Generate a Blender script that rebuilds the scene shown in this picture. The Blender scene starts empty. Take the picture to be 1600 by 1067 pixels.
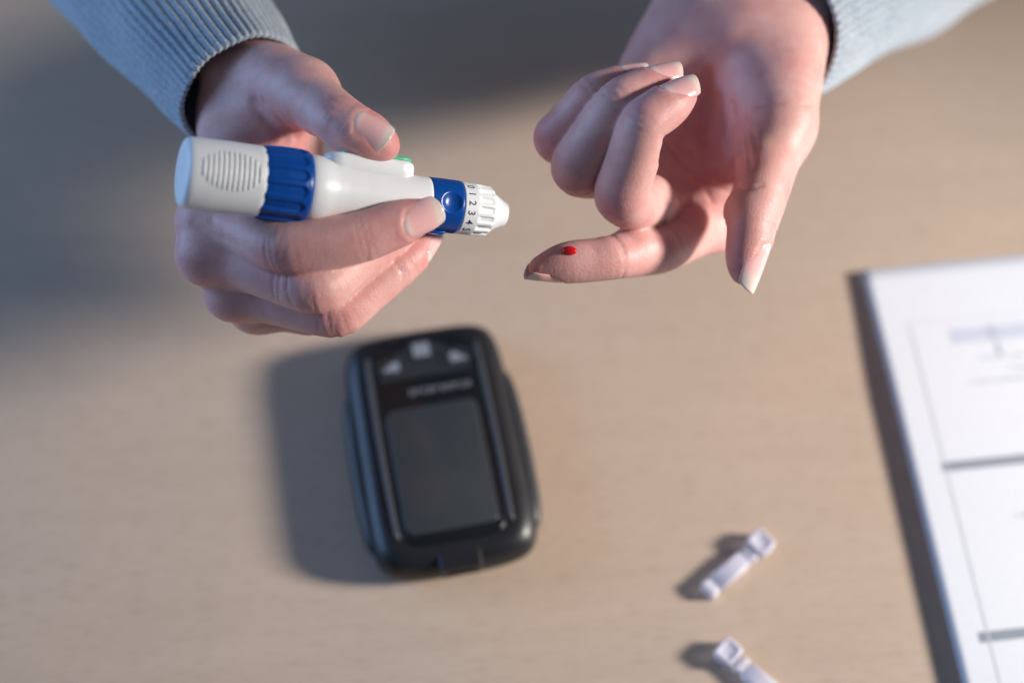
import bpy, bmesh, math, random
import numpy as np
from mathutils import Matrix, Vector

random.seed(7)
rng = np.random.default_rng(7)
scene = bpy.context.scene
col = scene.collection

# ------------------------------------------------------------------ camera
ELEV = math.radians(62.0)
CAM_DIST = 0.720
cam_data = bpy.data.cameras.new("camera")
cam = bpy.data.objects.new("camera", cam_data)
col.objects.link(cam)
scene.camera = cam
cam_data.sensor_width = 36.0
cam_data.lens = 63.72
cam_data.clip_start = 0.01
cam_data.clip_end = 50.0
cam.location = (0.0, -CAM_DIST * math.cos(ELEV), CAM_DIST * math.sin(ELEV))
cam.rotation_euler = (math.radians(90) - ELEV, 0, 0)
cam_data.dof.use_dof = True
cam_data.dof.focus_distance = 0.588
cam_data.dof.aperture_fstop = 3.1

# ------------------------------------------------------------------ light
world = bpy.data.worlds.new("World")
scene.world = world
world.use_nodes = True
wb = world.node_tree.nodes["Background"]
wb.inputs[0].default_value = (0.50, 0.66, 1.0, 1)
wb.inputs[1].default_value = 0.105


def area_light(name, loc, target, size, power, colour, size_y=None, shape='DISK', spread=180):
    d = bpy.data.lights.new(name, 'AREA')
    d.shape = shape
    d.size = size
    if size_y:
        d.size_y = size_y
    d.energy = power
    d.color = colour
    d.spread = math.radians(spread)
    o = bpy.data.objects.new(name, d)
    col.objects.link(o)
    o.location = loc
    v = Vector(target) - Vector(loc)
    o.rotation_euler = v.to_track_quat('-Z', 'Y').to_euler()
    return o


KEY_EL, KEY_AZ = math.radians(26), math.radians(-3)
KEY_D = 1.6
key_dir = Vector((math.cos(KEY_EL) * math.cos(KEY_AZ), math.cos(KEY_EL) * math.sin(KEY_AZ), math.sin(KEY_EL)))
kl = bpy.data.lights.new("window_sun_lamp", 'SPOT')
kl.energy = 214
kl.color = (1.0, 0.935, 0.865)
kl.shadow_soft_size = 0.145
kl.spot_size = math.radians(22.4)
kl.spot_blend = 0.7
key = bpy.data.objects.new("window_sun_lamp", kl)
col.objects.link(key)
key_aim = Vector((0.118, -0.048, -0.03))
key.location = key_aim + key_dir * KEY_D
key.rotation_euler = (-key_dir).to_track_quat('-Z', 'Y').to_euler()
area_light("window_sky_lamp", (-1.5, 0.25, 0.52), (0, 0.05, 0.06), 1.0, 16, (0.32, 0.57, 1.0), 0.9, 'RECTANGLE')

vs = scene.view_settings
vs.view_transform = 'Standard'
vs.look = 'None'
vs.exposure = 0.12
vs.gamma = 1.0
vs.use_curve_mapping = False
scene.cycles.max_bounces = 8

# ------------------------------------------------------------------ frames
F_PX = cam_data.lens / 36.0 * 1600.0
D0 = 590.0
CAM_M = Matrix.Translation(cam.location) @ cam.rotation_euler.to_matrix().to_4x4()


def P(px, py, z):
    """point (mm) in the frame the hands are posed in: x right, y up, z towards the viewer"""
    d = D0 - z
    return np.array([(px - 800.0) / F_PX * d, (533.5 - py) / F_PX * d, z])


_M = np.array(CAM_M)


def W(p):
    """posing frame (mm) to world (m)"""
    p = np.atleast_2d(np.asarray(p, dtype=float)).copy()
    p[:, 2] -= D0
    return (p * 0.001) @ _M[:3, :3].T + _M[:3, 3]


def TBL(px, py, z=0.0):
    """world point (m) at height z on the line of a pixel"""
    r = _M[:3, :3] @ np.array([(px - 800.0) / F_PX, (533.5 - py) / F_PX, -1.0])
    o = _M[:3, 3]
    t = (z - o[2]) / r[2]
    return o + r * t


def unit(v):
    v = np.asarray(v, dtype=float)
    return v / np.linalg.norm(v)


# ------------------------------------------------------------------ materials
def mat(name):
    m = bpy.data.materials.new(name)
    m.use_nodes = True
    nt = m.node_tree
    return m, nt, nt.nodes["Principled BSDF"]


def N(nt, t, **kw):
    n = nt.nodes.new(t)
    for k, v in kw.items():
        setattr(n, k, v)
    return n


def ramp(nt, fac, stops):
    r = N(nt, "ShaderNodeValToRGB")
    el = r.color_ramp.elements
    while len(el) < len(stops):
        el.new(0.5)
    for e, (p, c) in zip(el, stops):
        e.position = p
        e.color = (*c, 1) if len(c) == 3 else c
    nt.links.new(fac, r.inputs[0])
    return r


def plastic(name, colour, rough=0.35, bump=0.0, scale=900, coat=0.0, sss=0.0, spec=0.5):
    m, nt, b = mat(name)
    b.inputs["Base Color"].default_value = (*colour, 1)
    b.inputs["Roughness"].default_value = rough
    b.inputs["Coat Weight"].default_value = coat
    b.inputs["Coat Roughness"].default_value = 0.08
    b.inputs["Specular IOR Level"].default_value = spec
    if sss:
        b.inputs["Subsurface Weight"].default_value = sss
        b.inputs["Subsurface Radius"].default_value = (0.002, 0.002, 0.002)
        b.inputs["Subsurface Scale"].default_value = 1.0
    tc = N(nt, "ShaderNodeTexCoord")
    n1 = N(nt, "ShaderNodeTexNoise")
    n1.inputs["Scale"].default_value = 60
    n1.inputs["Detail"].default_value = 5
    nt.links.new(tc.outputs["Object"], n1.inputs["Vector"])
    mr = N(nt, "ShaderNodeMapRange")
    mr.inputs["To Min"].default_value = max(0.02, rough - 0.06)
    mr.inputs["To Max"].default_value = rough + 0.08
    nt.links.new(n1.outputs[0], mr.inputs[0])
    nt.links.new(mr.outputs[0], b.inputs["Roughness"])
    if bump:
        n2 = N(nt, "ShaderNodeTexNoise")
        n2.inputs["Scale"].default_value = scale
        nt.links.new(tc.outputs["Object"], n2.inputs["Vector"])
        bp = N(nt, "ShaderNodeBump")
        bp.inputs["Strength"].default_value = bump
        bp.inputs["Distance"].default_value = 0.0004
        nt.links.new(n2.outputs[0], bp.inputs["Height"])
        nt.links.new(bp.outputs[0], b.inputs["Normal"])
    return m


def wood_material():
    m, nt, b = mat("beech_tabletop")
    L = nt.links
    tc = N(nt, "ShaderNodeTexCoord")
    rot = N(nt, "ShaderNodeMapping")
    rot.inputs["Rotation"].default_value = (0, 0, math.radians(-4))
    L.new(tc.outputs["Object"], rot.inputs[0])
    mp = N(nt, "ShaderNodeMapping")
    mp.inputs["Scale"].default_value = (3.0, 40.0, 1)
    L.new(rot.outputs[0], mp.inputs[0])
    n1 = N(nt, "ShaderNodeTexNoise")
    n1.inputs["Scale"].default_value = 3.0
    n1.inputs["Detail"].default_value = 8
    n1.inputs["Roughness"].default_value = 0.6
    n1.inputs["Distortion"].default_value = 0.6
    L.new(mp.outputs[0], n1.inputs["Vector"])
    c1 = ramp(nt, n1.outputs[0], [(0.25, (0.502, 0.398, 0.313)), (0.5, (0.528, 0.421, 0.334)), (0.8, (0.552, 0.443, 0.355))])
    # short dark flecks of the beech pores
    mp2 = N(nt, "ShaderNodeMapping")
    mp2.inputs["Scale"].default_value = (60.0, 600.0, 1)
    L.new(rot.outputs[0], mp2.inputs[0])
    n2 = N(nt, "ShaderNodeTexNoise")
    n2.inputs["Scale"].default_value = 2.0
    n2.inputs["Detail"].default_value = 3
    L.new(mp2.outputs[0], n2.inputs["Vector"])
    c2 = ramp(nt, n2.outputs[0], [(0.28, (0.86, 0.82, 0.79)), (0.50, (1, 1, 1))])
    # broad patches
    n3 = N(nt, "ShaderNodeTexNoise")
    n3.inputs["Scale"].default_value = 7.0
    n3.inputs["Detail"].default_value = 2
    L.new(tc.outputs["Object"], n3.inputs["Vector"])
    c3 = ramp(nt, n3.outputs[0], [(0.3, (0.93, 0.94, 0.95)), (0.7, (1.04, 1.0, 0.97))])
    mx = N(nt, "ShaderNodeMixRGB", blend_type='MULTIPLY')
    mx.inputs[0].default_value = 1
    L.new(c1.outputs[0], mx.inputs[1])
    L.new(c2.outputs[0], mx.inputs[2])
    mx2 = N(nt, "ShaderNodeMixRGB", blend_type='MULTIPLY')
    mx2.inputs[0].default_value = 1
    L.new(mx.outputs[0], mx2.inputs[1])
    L.new(c3.outputs[0], mx2.inputs[2])
    L.new(mx2.outputs[0], b.inputs["Base Color"])
    b.inputs["Roughness"].default_value = 0.5
    b.inputs["Specular IOR Level"].default_value = 0.35
    bp = N(nt, "ShaderNodeBump")
    bp.inputs["Strength"].default_value = 0.25
    bp.inputs["Distance"].default_value = 0.0003
    L.new(n2.outputs[0], bp.inputs["Height"])
    L.new(bp.outputs[0], b.inputs["Normal"])
    return m


def skin_material():
    m, nt, b = mat("skin")
    L = nt.links
    tc = N(nt, "ShaderNodeTexCoord")
    at = N(nt, "ShaderNodeAttribute", attribute_name="flush")
    n1 = N(nt, "ShaderNodeTexNoise")
    n1.inputs["Scale"].default_value = 130
    n1.inputs["Detail"].default_value = 5
    n1.inputs["Roughness"].default_value = 0.62
    L.new(tc.outputs["Object"], n1.inputs["Vector"])
    base = ramp(nt, n1.outputs[0], [(0.30, (0.70, 0.375, 0.340)), (0.50, (0.755, 0.445, 0.400)), (0.72, (0.79, 0.505, 0.455))])
    red = ramp(nt, n1.outputs[0], [(0.28, (0.66, 0.235, 0.225)), (0.72, (0.73, 0.325, 0.305))])
    mx = N(nt, "ShaderNodeMixRGB")
    nb = N(nt, "ShaderNodeTexNoise")
    nb.inputs["Scale"].default_value = 62
    nb.inputs["Detail"].default_value = 4
    L.new(tc.outputs["Object"], nb.inputs["Vector"])
    bl = N(nt, "ShaderNodeMapRange")
    bl.inputs["From Min"].default_value = 0.3
    bl.inputs["From Max"].default_value = 0.7
    bl.inputs["To Min"].default_value = -0.16
    bl.inputs["To Max"].default_value = 0.30
    L.new(nb.outputs[0], bl.inputs[0])
    fa = N(nt, "ShaderNodeMath", operation='ADD', use_clamp=True)
    L.new(at.outputs["Fac"], fa.inputs[0])
    L.new(bl.outputs[0], fa.inputs[1])
    L.new(fa.outputs[0], mx.inputs[0])
    L.new(base.outputs[0], mx.inputs[1])
    L.new(red.outputs[0], mx.inputs[2])
    L.new(mx.outputs[0], b.inputs["Base Color"])
    b.inputs["Subsurface Weight"].default_value = 0.42
    b.inputs["Subsurface Radius"].default_value = (0.0036, 0.0013, 0.0008)
    b.inputs["Subsurface Scale"].default_value = 0.8
    b.inputs["Specular IOR Level"].default_value = 0.42
    # fine skin relief: crossing cell lines and pores
    v = N(nt, "ShaderNodeTexVoronoi", feature='DISTANCE_TO_EDGE')
    v.inputs["Scale"].default_value = 760
    nz = N(nt, "ShaderNodeTexNoise")
    nz.inputs["Scale"].default_value = 500
    L.new(tc.outputs["Object"], nz.inputs["Vector"])
    mxv = N(nt, "ShaderNodeMixRGB")
    mxv.inputs[0].default_value = 0.0018
    L.new(tc.outputs["Object"], mxv.inputs[1])
    L.new(nz.outputs["Color"], mxv.inputs[2])
    L.new(mxv.outputs[0], v.inputs["Vector"])
    rv = ramp(nt, v.outputs[0], [(0.0, (0, 0, 0)), (0.18, (1, 1, 1))])
    n2 = N(nt, "ShaderNodeTexNoise")
    n2.inputs["Scale"].default_value = 420
    n2.inputs["Detail"].default_value = 4
    L.new(tc.outputs["Object"], n2.inputs["Vector"])
    ad = N(nt, "ShaderNodeMath", operation='ADD')
    L.new(rv.outputs[0], ad.inputs[0])
    L.new(n2.outputs[0], ad.inputs[1])
    bp = N(nt, "ShaderNodeBump")
    bp.inputs["Strength"].default_value = 0.18
    bp.inputs["Distance"].default_value = 0.00026
    L.new(ad.outputs[0], bp.inputs["Height"])
    L.new(bp.outputs[0], b.inputs["Normal"])
    mr = N(nt, "ShaderNodeMapRange")
    mr.inputs["To Min"].default_value = 0.36
    mr.inputs["To Max"].default_value = 0.56
    L.new(n2.outputs[0], mr.inputs[0])
    L.new(mr.outputs[0], b.inputs["Roughness"])
    return m


def nail_material():
    m, nt, b = mat("fingernail")
    L = nt.links
    at = N(nt, "ShaderNodeAttribute", attribute_name="along")
    c = ramp(nt, at.outputs["Fac"], [(0.0, (0.86, 0.62, 0.57)), (0.10, (0.88, 0.66, 0.61)), (0.24, (0.87, 0.48, 0.46)), (0.60, (0.88, 0.50, 0.48)), (0.78, (0.86, 0.71, 0.63)), (1.0, (0.86, 0.74, 0.66))])
    L.new(c.outputs[0], b.inputs["Base Color"])
    b.inputs["Roughness"].default_value = 0.20
    b.inputs["Specular IOR Level"].default_value = 0.5
    b.inputs["Coat Weight"].default_value = 0.35
    b.inputs["Coat Roughness"].default_value = 0.15
    # thin horn lets light through
    tr = N(nt, "ShaderNodeBsdfTranslucent")
    L.new(c.outputs[0], tr.inputs[0])
    ms = N(nt, "ShaderNodeMixShader")
    f = ramp(nt, at.outputs["Fac"], [(0.6, (0.0, 0.0, 0.0)), (0.8, (0.10, 0.10, 0.10))])
    L.new(f.outputs[0], ms.inputs[0])
    L.new(b.outputs[0], ms.inputs[1])
    L.new(tr.outputs[0], ms.inputs[2])
    L.new(ms.outputs[0], nt.nodes["Material Output"].inputs[0])
    return m


def knit_material():
    m, nt, b = mat("blue_grey_knit")
    L = nt.links
    tc = N(nt, "ShaderNodeTexCoord")
    n1 = N(nt, "ShaderNodeTexNoise")
    n1.inputs["Scale"].default_value = 700
    n1.inputs["Detail"].default_value = 4
    L.new(tc.outputs["Object"], n1.inputs["Vector"])
    n3 = N(nt, "ShaderNodeTexNoise")
    n3.inputs["Scale"].default_value = 60
    L.new(tc.outputs["Object"], n3.inputs["Vector"])
    c = ramp(nt, n1.outputs[0], [(0.25, (0.28, 0.335, 0.395)), (0.5, (0.375, 0.43, 0.495)), (0.75, (0.49, 0.54, 0.60))])
    c3 = ramp(nt, n3.outputs[0], [(0.3, (0.9, 0.92, 0.94)), (0.7, (1.05, 1.04, 1.02))])
    mx = N(nt, "ShaderNodeMixRGB", blend_type='MULTIPLY')
    mx.inputs[0].default_value = 1
    L.new(c.outputs[0], mx.inputs[1])
    L.new(c3.outputs[0], mx.inputs[2])
    L.new(mx.outputs[0], b.inputs["Base Color"])
    b.inputs["Roughness"].default_value = 0.95
    b.inputs["Specular IOR Level"].default_value = 0.1
    b.inputs["Sheen Weight"].default_value = 0.35
    b.inputs["Sheen Roughness"].default_value = 0.5
    bp = N(nt, "ShaderNodeBump")
    bp.inputs["Strength"].default_value = 0.7
    bp.inputs["Distance"].default_value = 0.0006
    L.new(n1.outputs[0], bp.inputs["Height"])
    L.new(bp.outputs[0], b.inputs["Normal"])
    return m


def paper_material():
    m, nt, b = mat("white_paper")
    L = nt.links
    tc = N(nt, "ShaderNodeTexCoord")
    n1 = N(nt, "ShaderNodeTexNoise")
    n1.inputs["Scale"].default_value = 500
    n1.inputs["Detail"].default_value = 5
    L.new(tc.outputs["Object"], n1.inputs["Vector"])
    c = ramp(nt, n1.outputs[0], [(0.3, (0.72, 0.745, 0.80)), (0.7, (0.76, 0.785, 0.84))])
    L.new(c.outputs[0], b.inputs["Base Color"])
    b.inputs["Roughness"].default_value = 0.75
    b.inputs["Specular IOR Level"].default_value = 0.2
    bp = N(nt, "ShaderNodeBump")
    bp.inputs["Strength"].default_value = 0.1
    bp.inputs["Distance"].default_value = 0.0002
    L.new(n1.outputs[0], bp.inputs["Height"])
    L.new(bp.outputs[0], b.inputs["Normal"])
    return m


def clear_plastic(name, colour):
    m, nt, b = mat(name)
    b.inputs["Base Color"].default_value = (*colour, 1)
    b.inputs["Roughness"].default_value = 0.3
    b.inputs["Transmission Weight"].default_value = 0.22
    b.inputs["Subsurface Weight"].default_value = 0.8
    b.inputs["Subsurface Radius"].default_value = (0.003, 0.003, 0.003)
    b.inputs["IOR"].default_value = 1.45
    tp = N(nt, "ShaderNodeBsdfTransparent")
    ms = N(nt, "ShaderNodeMixShader")
    ms.inputs[0].default_value = 0.22
    nt.links.new(b.outputs[0], ms.inputs[1])
    nt.links.new(tp.outputs[0], ms.inputs[2])
    nt.links.new(ms.outputs[0], nt.nodes["Material Output"].inputs[0])
    return m


def blood_material():
    m, nt, b = mat("fresh_blood")
    b.inputs["Base Color"].default_value = (0.60, 0.004, 0.007, 1)
    b.inputs["Roughness"].default_value = 0.06
    b.inputs["Coat Weight"].default_value = 1.0
    b.inputs["Coat Roughness"].default_value = 0.03
    b.inputs["Subsurface Weight"].default_value = 0.7
    b.inputs["Subsurface Radius"].default_value = (0.003, 0.0001, 0.0001)
    b.inputs["Subsurface Scale"].default_value = 1.0
    return m


M_WOOD = wood_material()
M_SKIN = skin_material()
M_NAIL = nail_material()
M_KNIT = knit_material()
M_PAPER = paper_material()
M_WHITE = plastic("white_plastic", (0.86, 0.88, 0.89), 0.34, 0.05, 2500, sss=0.12)
M_BLUE = plastic("blue_plastic", (0.002, 0.065, 0.33), 0.27, 0.04, 2500)
M_GREEN = plastic("green_plastic", (0.10, 0.52, 0.30), 0.35)
M_INK = plastic("dial_ink", (0.035, 0.04, 0.09), 0.6)
M_BLACK = plastic("black_satin_plastic", (0.011, 0.012, 0.015), 0.40, 0.06, 2000)
M_GLOSS = plastic("black_gloss_plastic", (0.008, 0.009, 0.011), 0.24)
M_RUBBER = plastic("dark_grip_plastic", (0.022, 0.025, 0.030), 0.42, 0.08, 2000)
M_SCREEN = plastic("screen_glass", (0.042, 0.049, 0.053), 0.20)
M_BUTTON = plastic("button_panel", (0.024, 0.030, 0.036), 0.34)
M_ICON = plastic("button_print", (0.22, 0.245, 0.29), 0.5)
M_LETTER = plastic("grey_print", (0.22, 0.23, 0.26), 0.5)
M_RIM = plastic("rim_painted_reflection", (0.055, 0.058, 0.065), 0.35)  # lighter grey than the body: the window's reflection along the bezel, put into colour
M_HOLE = plastic("port_dark", (0.003, 0.003, 0.003), 0.6)
M_BAR = plastic("grey_printed_rule", (0.27, 0.305, 0.36), 0.8)
M_FAINT = plastic("faint_printed_line", (0.60, 0.63, 0.69), 0.8)
M_TYPE = plastic("printed_text", (0.44, 0.49, 0.60), 0.8)
M_STAMP = plastic("printed_banner", (0.56, 0.60, 0.72), 0.8)
M_LANCET = clear_plastic("lancet_plastic", (0.80, 0.79, 0.90))
M_BLOOD = blood_material()


# ------------------------------------------------------------------ object helpers
def link(name, me, material=None, parent=None, smooth=True):
    o = bpy.data.objects.new(name, me)
    col.objects.link(o)
    if material:
        me.materials.append(material)
    if smooth:
        me.shade_smooth()
    if parent:
        o.parent = parent
        o.matrix_parent_inverse = parent.matrix_basis.inverted()
    return o


def mesh(name, verts, faces, material=None, parent=None, smooth=True):
    me = bpy.data.meshes.new(name)
    me.from_pydata([tuple(v) for v in verts], [], [tuple(f) for f in faces])
    me.update()
    return link(name, me, material, parent, smooth)


def empty(name, loc, label=None, cat=None, group=None):
    o = bpy.data.objects.new(name, None)
    o.empty_display_size = 0.01
    o.location = loc
    col.objects.link(o)
    tag(o, label, cat, group)
    return o


def tag(o, label=None, cat=None, group=None, kind=None):
    for k, v in (("label", label), ("category", cat), ("group", group), ("kind", kind)):
        if v:
            o[k] = v
    return o


def grid_faces(nu, nv, wrap_u=False, wrap_v=False):
    """faces of a grid stored as index = i*nv + j"""
    f = []
    for i in range(nu if wrap_u else nu - 1):
        for j in range(nv if wrap_v else nv - 1):
            a, b_ = i, (i + 1) % nu
            c, d = j, (j + 1) % nv
            f.append((a * nv + c, b_ * nv + c, b_ * nv + d, a * nv + d))
    return f


def sstep(x, a, b):
    t = np.clip((x - a) / (b - a), 0, 1)
    return t * t * (3 - 2 * t)


def loft(name, rings, material, parent=None, cap0=True, cap1=True, smooth=True):
    """rings: list of (n,3) arrays, world metres"""
    n = len(rings[0])
    verts = np.concatenate(rings)
    faces = []
    for i in range(len(rings) - 1):
        for j in range(n):
            k = (j + 1) % n
            faces.append((i * n + j, i * n + k, (i + 1) * n + k, (i + 1) * n + j))
    if cap0:
        faces.append(tuple(range(n))[::-1])
    if cap1:
        faces.append(tuple((len(rings) - 1) * n + j for j in range(n)))
    return mesh(name, verts, faces, material, parent, smooth)


# ------------------------------------------------------------------ implicit surfaces for the hands
def chain_resample(pts, rad, nrm, per=6, smooth=3):
    pts, rad, nrm = np.array(pts, float), np.array(rad, float), np.array(nrm, float)
    out = []
    for i in range(len(pts) - 1):
        for k in range(per):
            t = k / per
            out.append(np.concatenate([pts[i] * (1 - t) + pts[i + 1] * t, [rad[i] * (1 - t) + rad[i + 1] * t], nrm[i] * (1 - t) + nrm[i + 1] * t]))
    out.append(np.concatenate([pts[-1], [rad[-1]], nrm[-1]]))
    A = np.array(out)
    for _ in range(smooth):
        B = A.copy()
        B[1:-1] = 0.25 * A[:-2] + 0.5 * A[1:-1] + 0.25 * A[2:]
        A = B
    return A


class Chain:
    def __init__(s, pts, rad, nrm, flat=1.08, per=6, smooth=3):
        nrm = np.array(nrm, float)
        if nrm.ndim == 1:
            nrm = np.tile(nrm, (len(pts), 1))
        s.A = chain_resample(pts, rad, nrm, per, smooth)
        s.flat = flat
        s.rmax = s.A[:, 3].max()
        s.lo = s.A[:, :3].min(0) - s.rmax
        s.hi = s.A[:, :3].max(0) + s.rmax

    def __call__(s, p):
        d = np.full(len(p), 1e9, np.float32)
        A = s.A.astype(np.float32)
        f2 = np.float32(s.flat ** 2 - 1)
        for i in range(len(A) - 1):
            a, b = A[i, :3], A[i + 1, :3]
            ab = b - a
            L2 = float(ab @ ab) + 1e-9
            v = p - a
            t = np.clip((v @ ab) / L2, 0, 1)
            v = v - t[:, None] * ab
            n = A[i, 4:7] * 0.5 + A[i + 1, 4:7] * 0.5
            n = n - ab * (n @ ab) / L2
            n = n / (np.linalg.norm(n) + 1e-9)
            vn = v @ n
            dd = np.sqrt((v * v).sum(1) + f2 * vn * vn) - (A[i, 3] * (1 - t) + A[i + 1, 3] * t)
            np.minimum(d, dd, out=d)
        return d


class Ball:
    def __init__(s, c, axes, rad):
        s.c = np.array(c, np.float32)
        s.R = np.array([unit(a) for a in axes], np.float32)
        s.r = np.array(rad, np.float32)
        m = max(rad)
        s.lo, s.hi = s.c - m, s.c + m

    def __call__(s, p):
        q = (p - s.c) @ s.R.T
        k = np.sqrt(((q / s.r) ** 2).sum(1))
        k2 = np.sqrt(((q / s.r ** 2) ** 2).sum(1)) + 1e-6
        return k * (k - 1) / k2


def smin(a, b, k):
    h = np.clip(0.5 + 0.5 * (b - a) / k, 0, 1)
    return b + (a - b) * h - k * h * (1 - h)


def boxed(prim, p, margin=14.0):
    m = np.all((p > prim.lo - margin) & (p < prim.hi + margin), axis=1)
    d = np.full(len(p), 40.0, np.float32)
    if m.any():
        d[m] = prim(p[m])
    return d


class Hand:
    def __init__(s):
        s.palm = []      # (prim, k)
        s.fingers = []   # list of lists of (prim,k), k_palm
        s.lines = []
        s.grooves = []   # (polyline, depth, width)
        s.rings = []     # (centre, axis, side normal or None, depth, width, radius)
        s.nails = []
        s.flush = []     # (point, radius, amount)

    def raw(s, p):
        d = np.full(len(p), 40.0, np.float32)
        for prim, k in s.palm:
            d = smin(d, boxed(prim, p), k)
        out = d.copy()
        for prims, kp in s.fingers:
            f = np.full(len(p), 40.0, np.float32)
            for prim, k in prims:
                f = smin(f, boxed(prim, p), k) if k > 0 else np.minimum(f, boxed(prim, p))
            out = smin(out, np.minimum(smin(f, d, kp), f), 0.9)
        return out

    def detail(s, p, with_nails=True):
        e = np.zeros(len(p), np.float32)
        for poly, depth, width in s.grooves:
            poly = np.array(poly, np.float32)
            lo, hi = poly.min(0) - 5 * width, poly.max(0) + 5 * width
            m = np.all((p > lo) & (p < hi), axis=1)
            if not m.any():
                continue
            q = p[m]
            d2 = np.full(len(q), 1e9, np.float32)
            for i in range(len(poly) - 1):
                a, b = poly[i], poly[i + 1]
                ab = b - a
                t = np.clip(((q - a) @ ab) / (ab @ ab + 1e-9), 0, 1)
                v = q - a - t[:, None] * ab
                d2 = np.minimum(d2, (v * v).sum(1))
            e[m] += depth * np.exp(-d2 / width ** 2)
        for c, ax, side, depth, width, rad in s.rings:
            c = np.array(c, np.float32)
            v = p - c
            m = (v * v).sum(1) < (rad * 1.9) ** 2
            if not m.any():
                continue
            v = v[m]
            ax = unit(ax).astype(np.float32)
            h = v @ ax
            vp = v - h[:, None] * ax
            r = np.sqrt((vp * vp).sum(1)) + 1e-6
            if side is None:
                mask = 1.0
            else:
                sd = unit(side).astype(np.float32)
                cs = (vp @ sd) / r
                mask = sstep(cs, 0.05, 0.75)
                lat = np.cross(ax, sd)
                h = h + 0.10 * width * np.sin((vp @ lat) * 1.3 + depth * 37) + 0.02 * (vp @ lat) ** 2 * (1 if depth > 0.2 else -1) * 0.5
            e[m] += depth * mask * np.exp(-(h / width) ** 2)
        if with_nails:
            for nl in s.nails:
                o, t, w, n = nl['o'], nl['t'], nl['w'], nl['n']
                v = p - o.astype(np.float32)
                m = (v * v).sum(1) < 30 ** 2
                if not m.any():
                    continue
                v = v[m]
                u, l, h = v @ t.astype(np.float32), v @ w.astype(np.float32), v @ n.astype(np.float32)
                hw = nl['half']
                # rounded footprint
                q = np.maximum(np.abs(l) / hw, 0)
                ub = 0.22 * nl['len'] * q ** 2
                inside = sstep(u - ub, -0.3, 1.3) * (1 - sstep(q, 0.82, 1.0)) * sstep(h, 0.5, 1.5)
                e[m] += 0.34 * inside
                rim = np.exp(-((u - ub + 0.8) / 0.9) ** 2) * (q < 1.1) * sstep(h, 0.5, 1.5)
                e[m] -= 0.14 * rim
        return e

    def sdf(s, p):
        return s.raw(p) + s.detail(p)

    def on_skin(s, pix, start=60.0):
        """where the sight lines of these pixels meet the skin"""
        p = np.array([P(x, y, start) for x, y in pix], np.float32)
        q = np.array([P(x, y, start - 20) for x, y in pix], np.float32)
        d = (q - p) / np.linalg.norm(q - p, axis=1)[:, None]
        for _ in range(70):
            p = p + d * np.clip(s.raw(p) * 0.75, -1, 6)[:, None]
        return p.astype(float)

    def line(s, pix, depth, width, n=4):
        """a crease along a row of pixels, laid on the skin"""
        pix = np.array(pix, float)
        out = [pix[i] + (pix[i + 1] - pix[i]) * k / n for i in range(len(pix) - 1) for k in range(n)] + [pix[-1]]
        s.lines.append((out, depth, width))

    def lay_lines(s):
        pts = s.on_skin([q for l in s.lines for q in l[0]])
        k = 0
        for l, depth, width in s.lines:
            s.grooves.append((pts[k:k + len(l)], depth, width))
            k += len(l)
        s.lines = []

    def build_mesh(s, h=0.8):
        prims = [q for q, _ in s.palm] + [q for f, _ in s.fingers for q, _ in f]
        lo = np.min([q.lo for q in prims], 0) - 4
        hi = np.max([q.hi for q in prims], 0) + 4
        B = 4
        nc = np.ceil((hi - lo) / (h * B)).astype(int)
        gx, gy, gz = [np.arange(n) for n in nc]
        cc = np.stack(np.meshgrid(gx, gy, gz, indexing='ij'), -1).reshape(-1, 3)
        cen = (lo + (cc + 0.5) * h * B).astype(np.float32)
        dc = s.raw(cen)
        act = cc[np.abs(dc) < h * B * 1.35 + 1.0]
        off = np.stack(np.meshgrid(*[np.arange(B)] * 3, indexing='ij'), -1).reshape(-1, 3)
        idx = (act[:, None, :] * B + off[None]).reshape(-1, 3)
        pts = (lo + idx * h).astype(np.float32)
        D = np.full(tuple(nc * B), np.nan, np.float32)
        vals = np.empty(len(pts), np.float32)
        for i in range(0, len(pts), 400000):
            vals[i:i + 400000] = s.sdf(pts[i:i + 400000])
        D[idx[:, 0], idx[:, 1], idx[:, 2]] = vals
        V, Fq = surface_nets(D, lo, h)
        V = V.astype(np.float32)
        for _ in range(2):
            g, d0 = s.grad(V)
            V = V - (d0 / np.maximum(1e-3, (g * g).sum(1)))[:, None].clip(-0.5, 0.5) * g
        return V, Fq

    def grad(s, V, f=None, e=0.35):
        f = f or s.sdf
        d0 = f(V)
        g = np.empty_like(V)
        for k in range(3):
            o = np.zeros(3, np.float32)
            o[k] = e
            g[:, k] = (f(V + o) - d0) / e
        return g, d0


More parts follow.
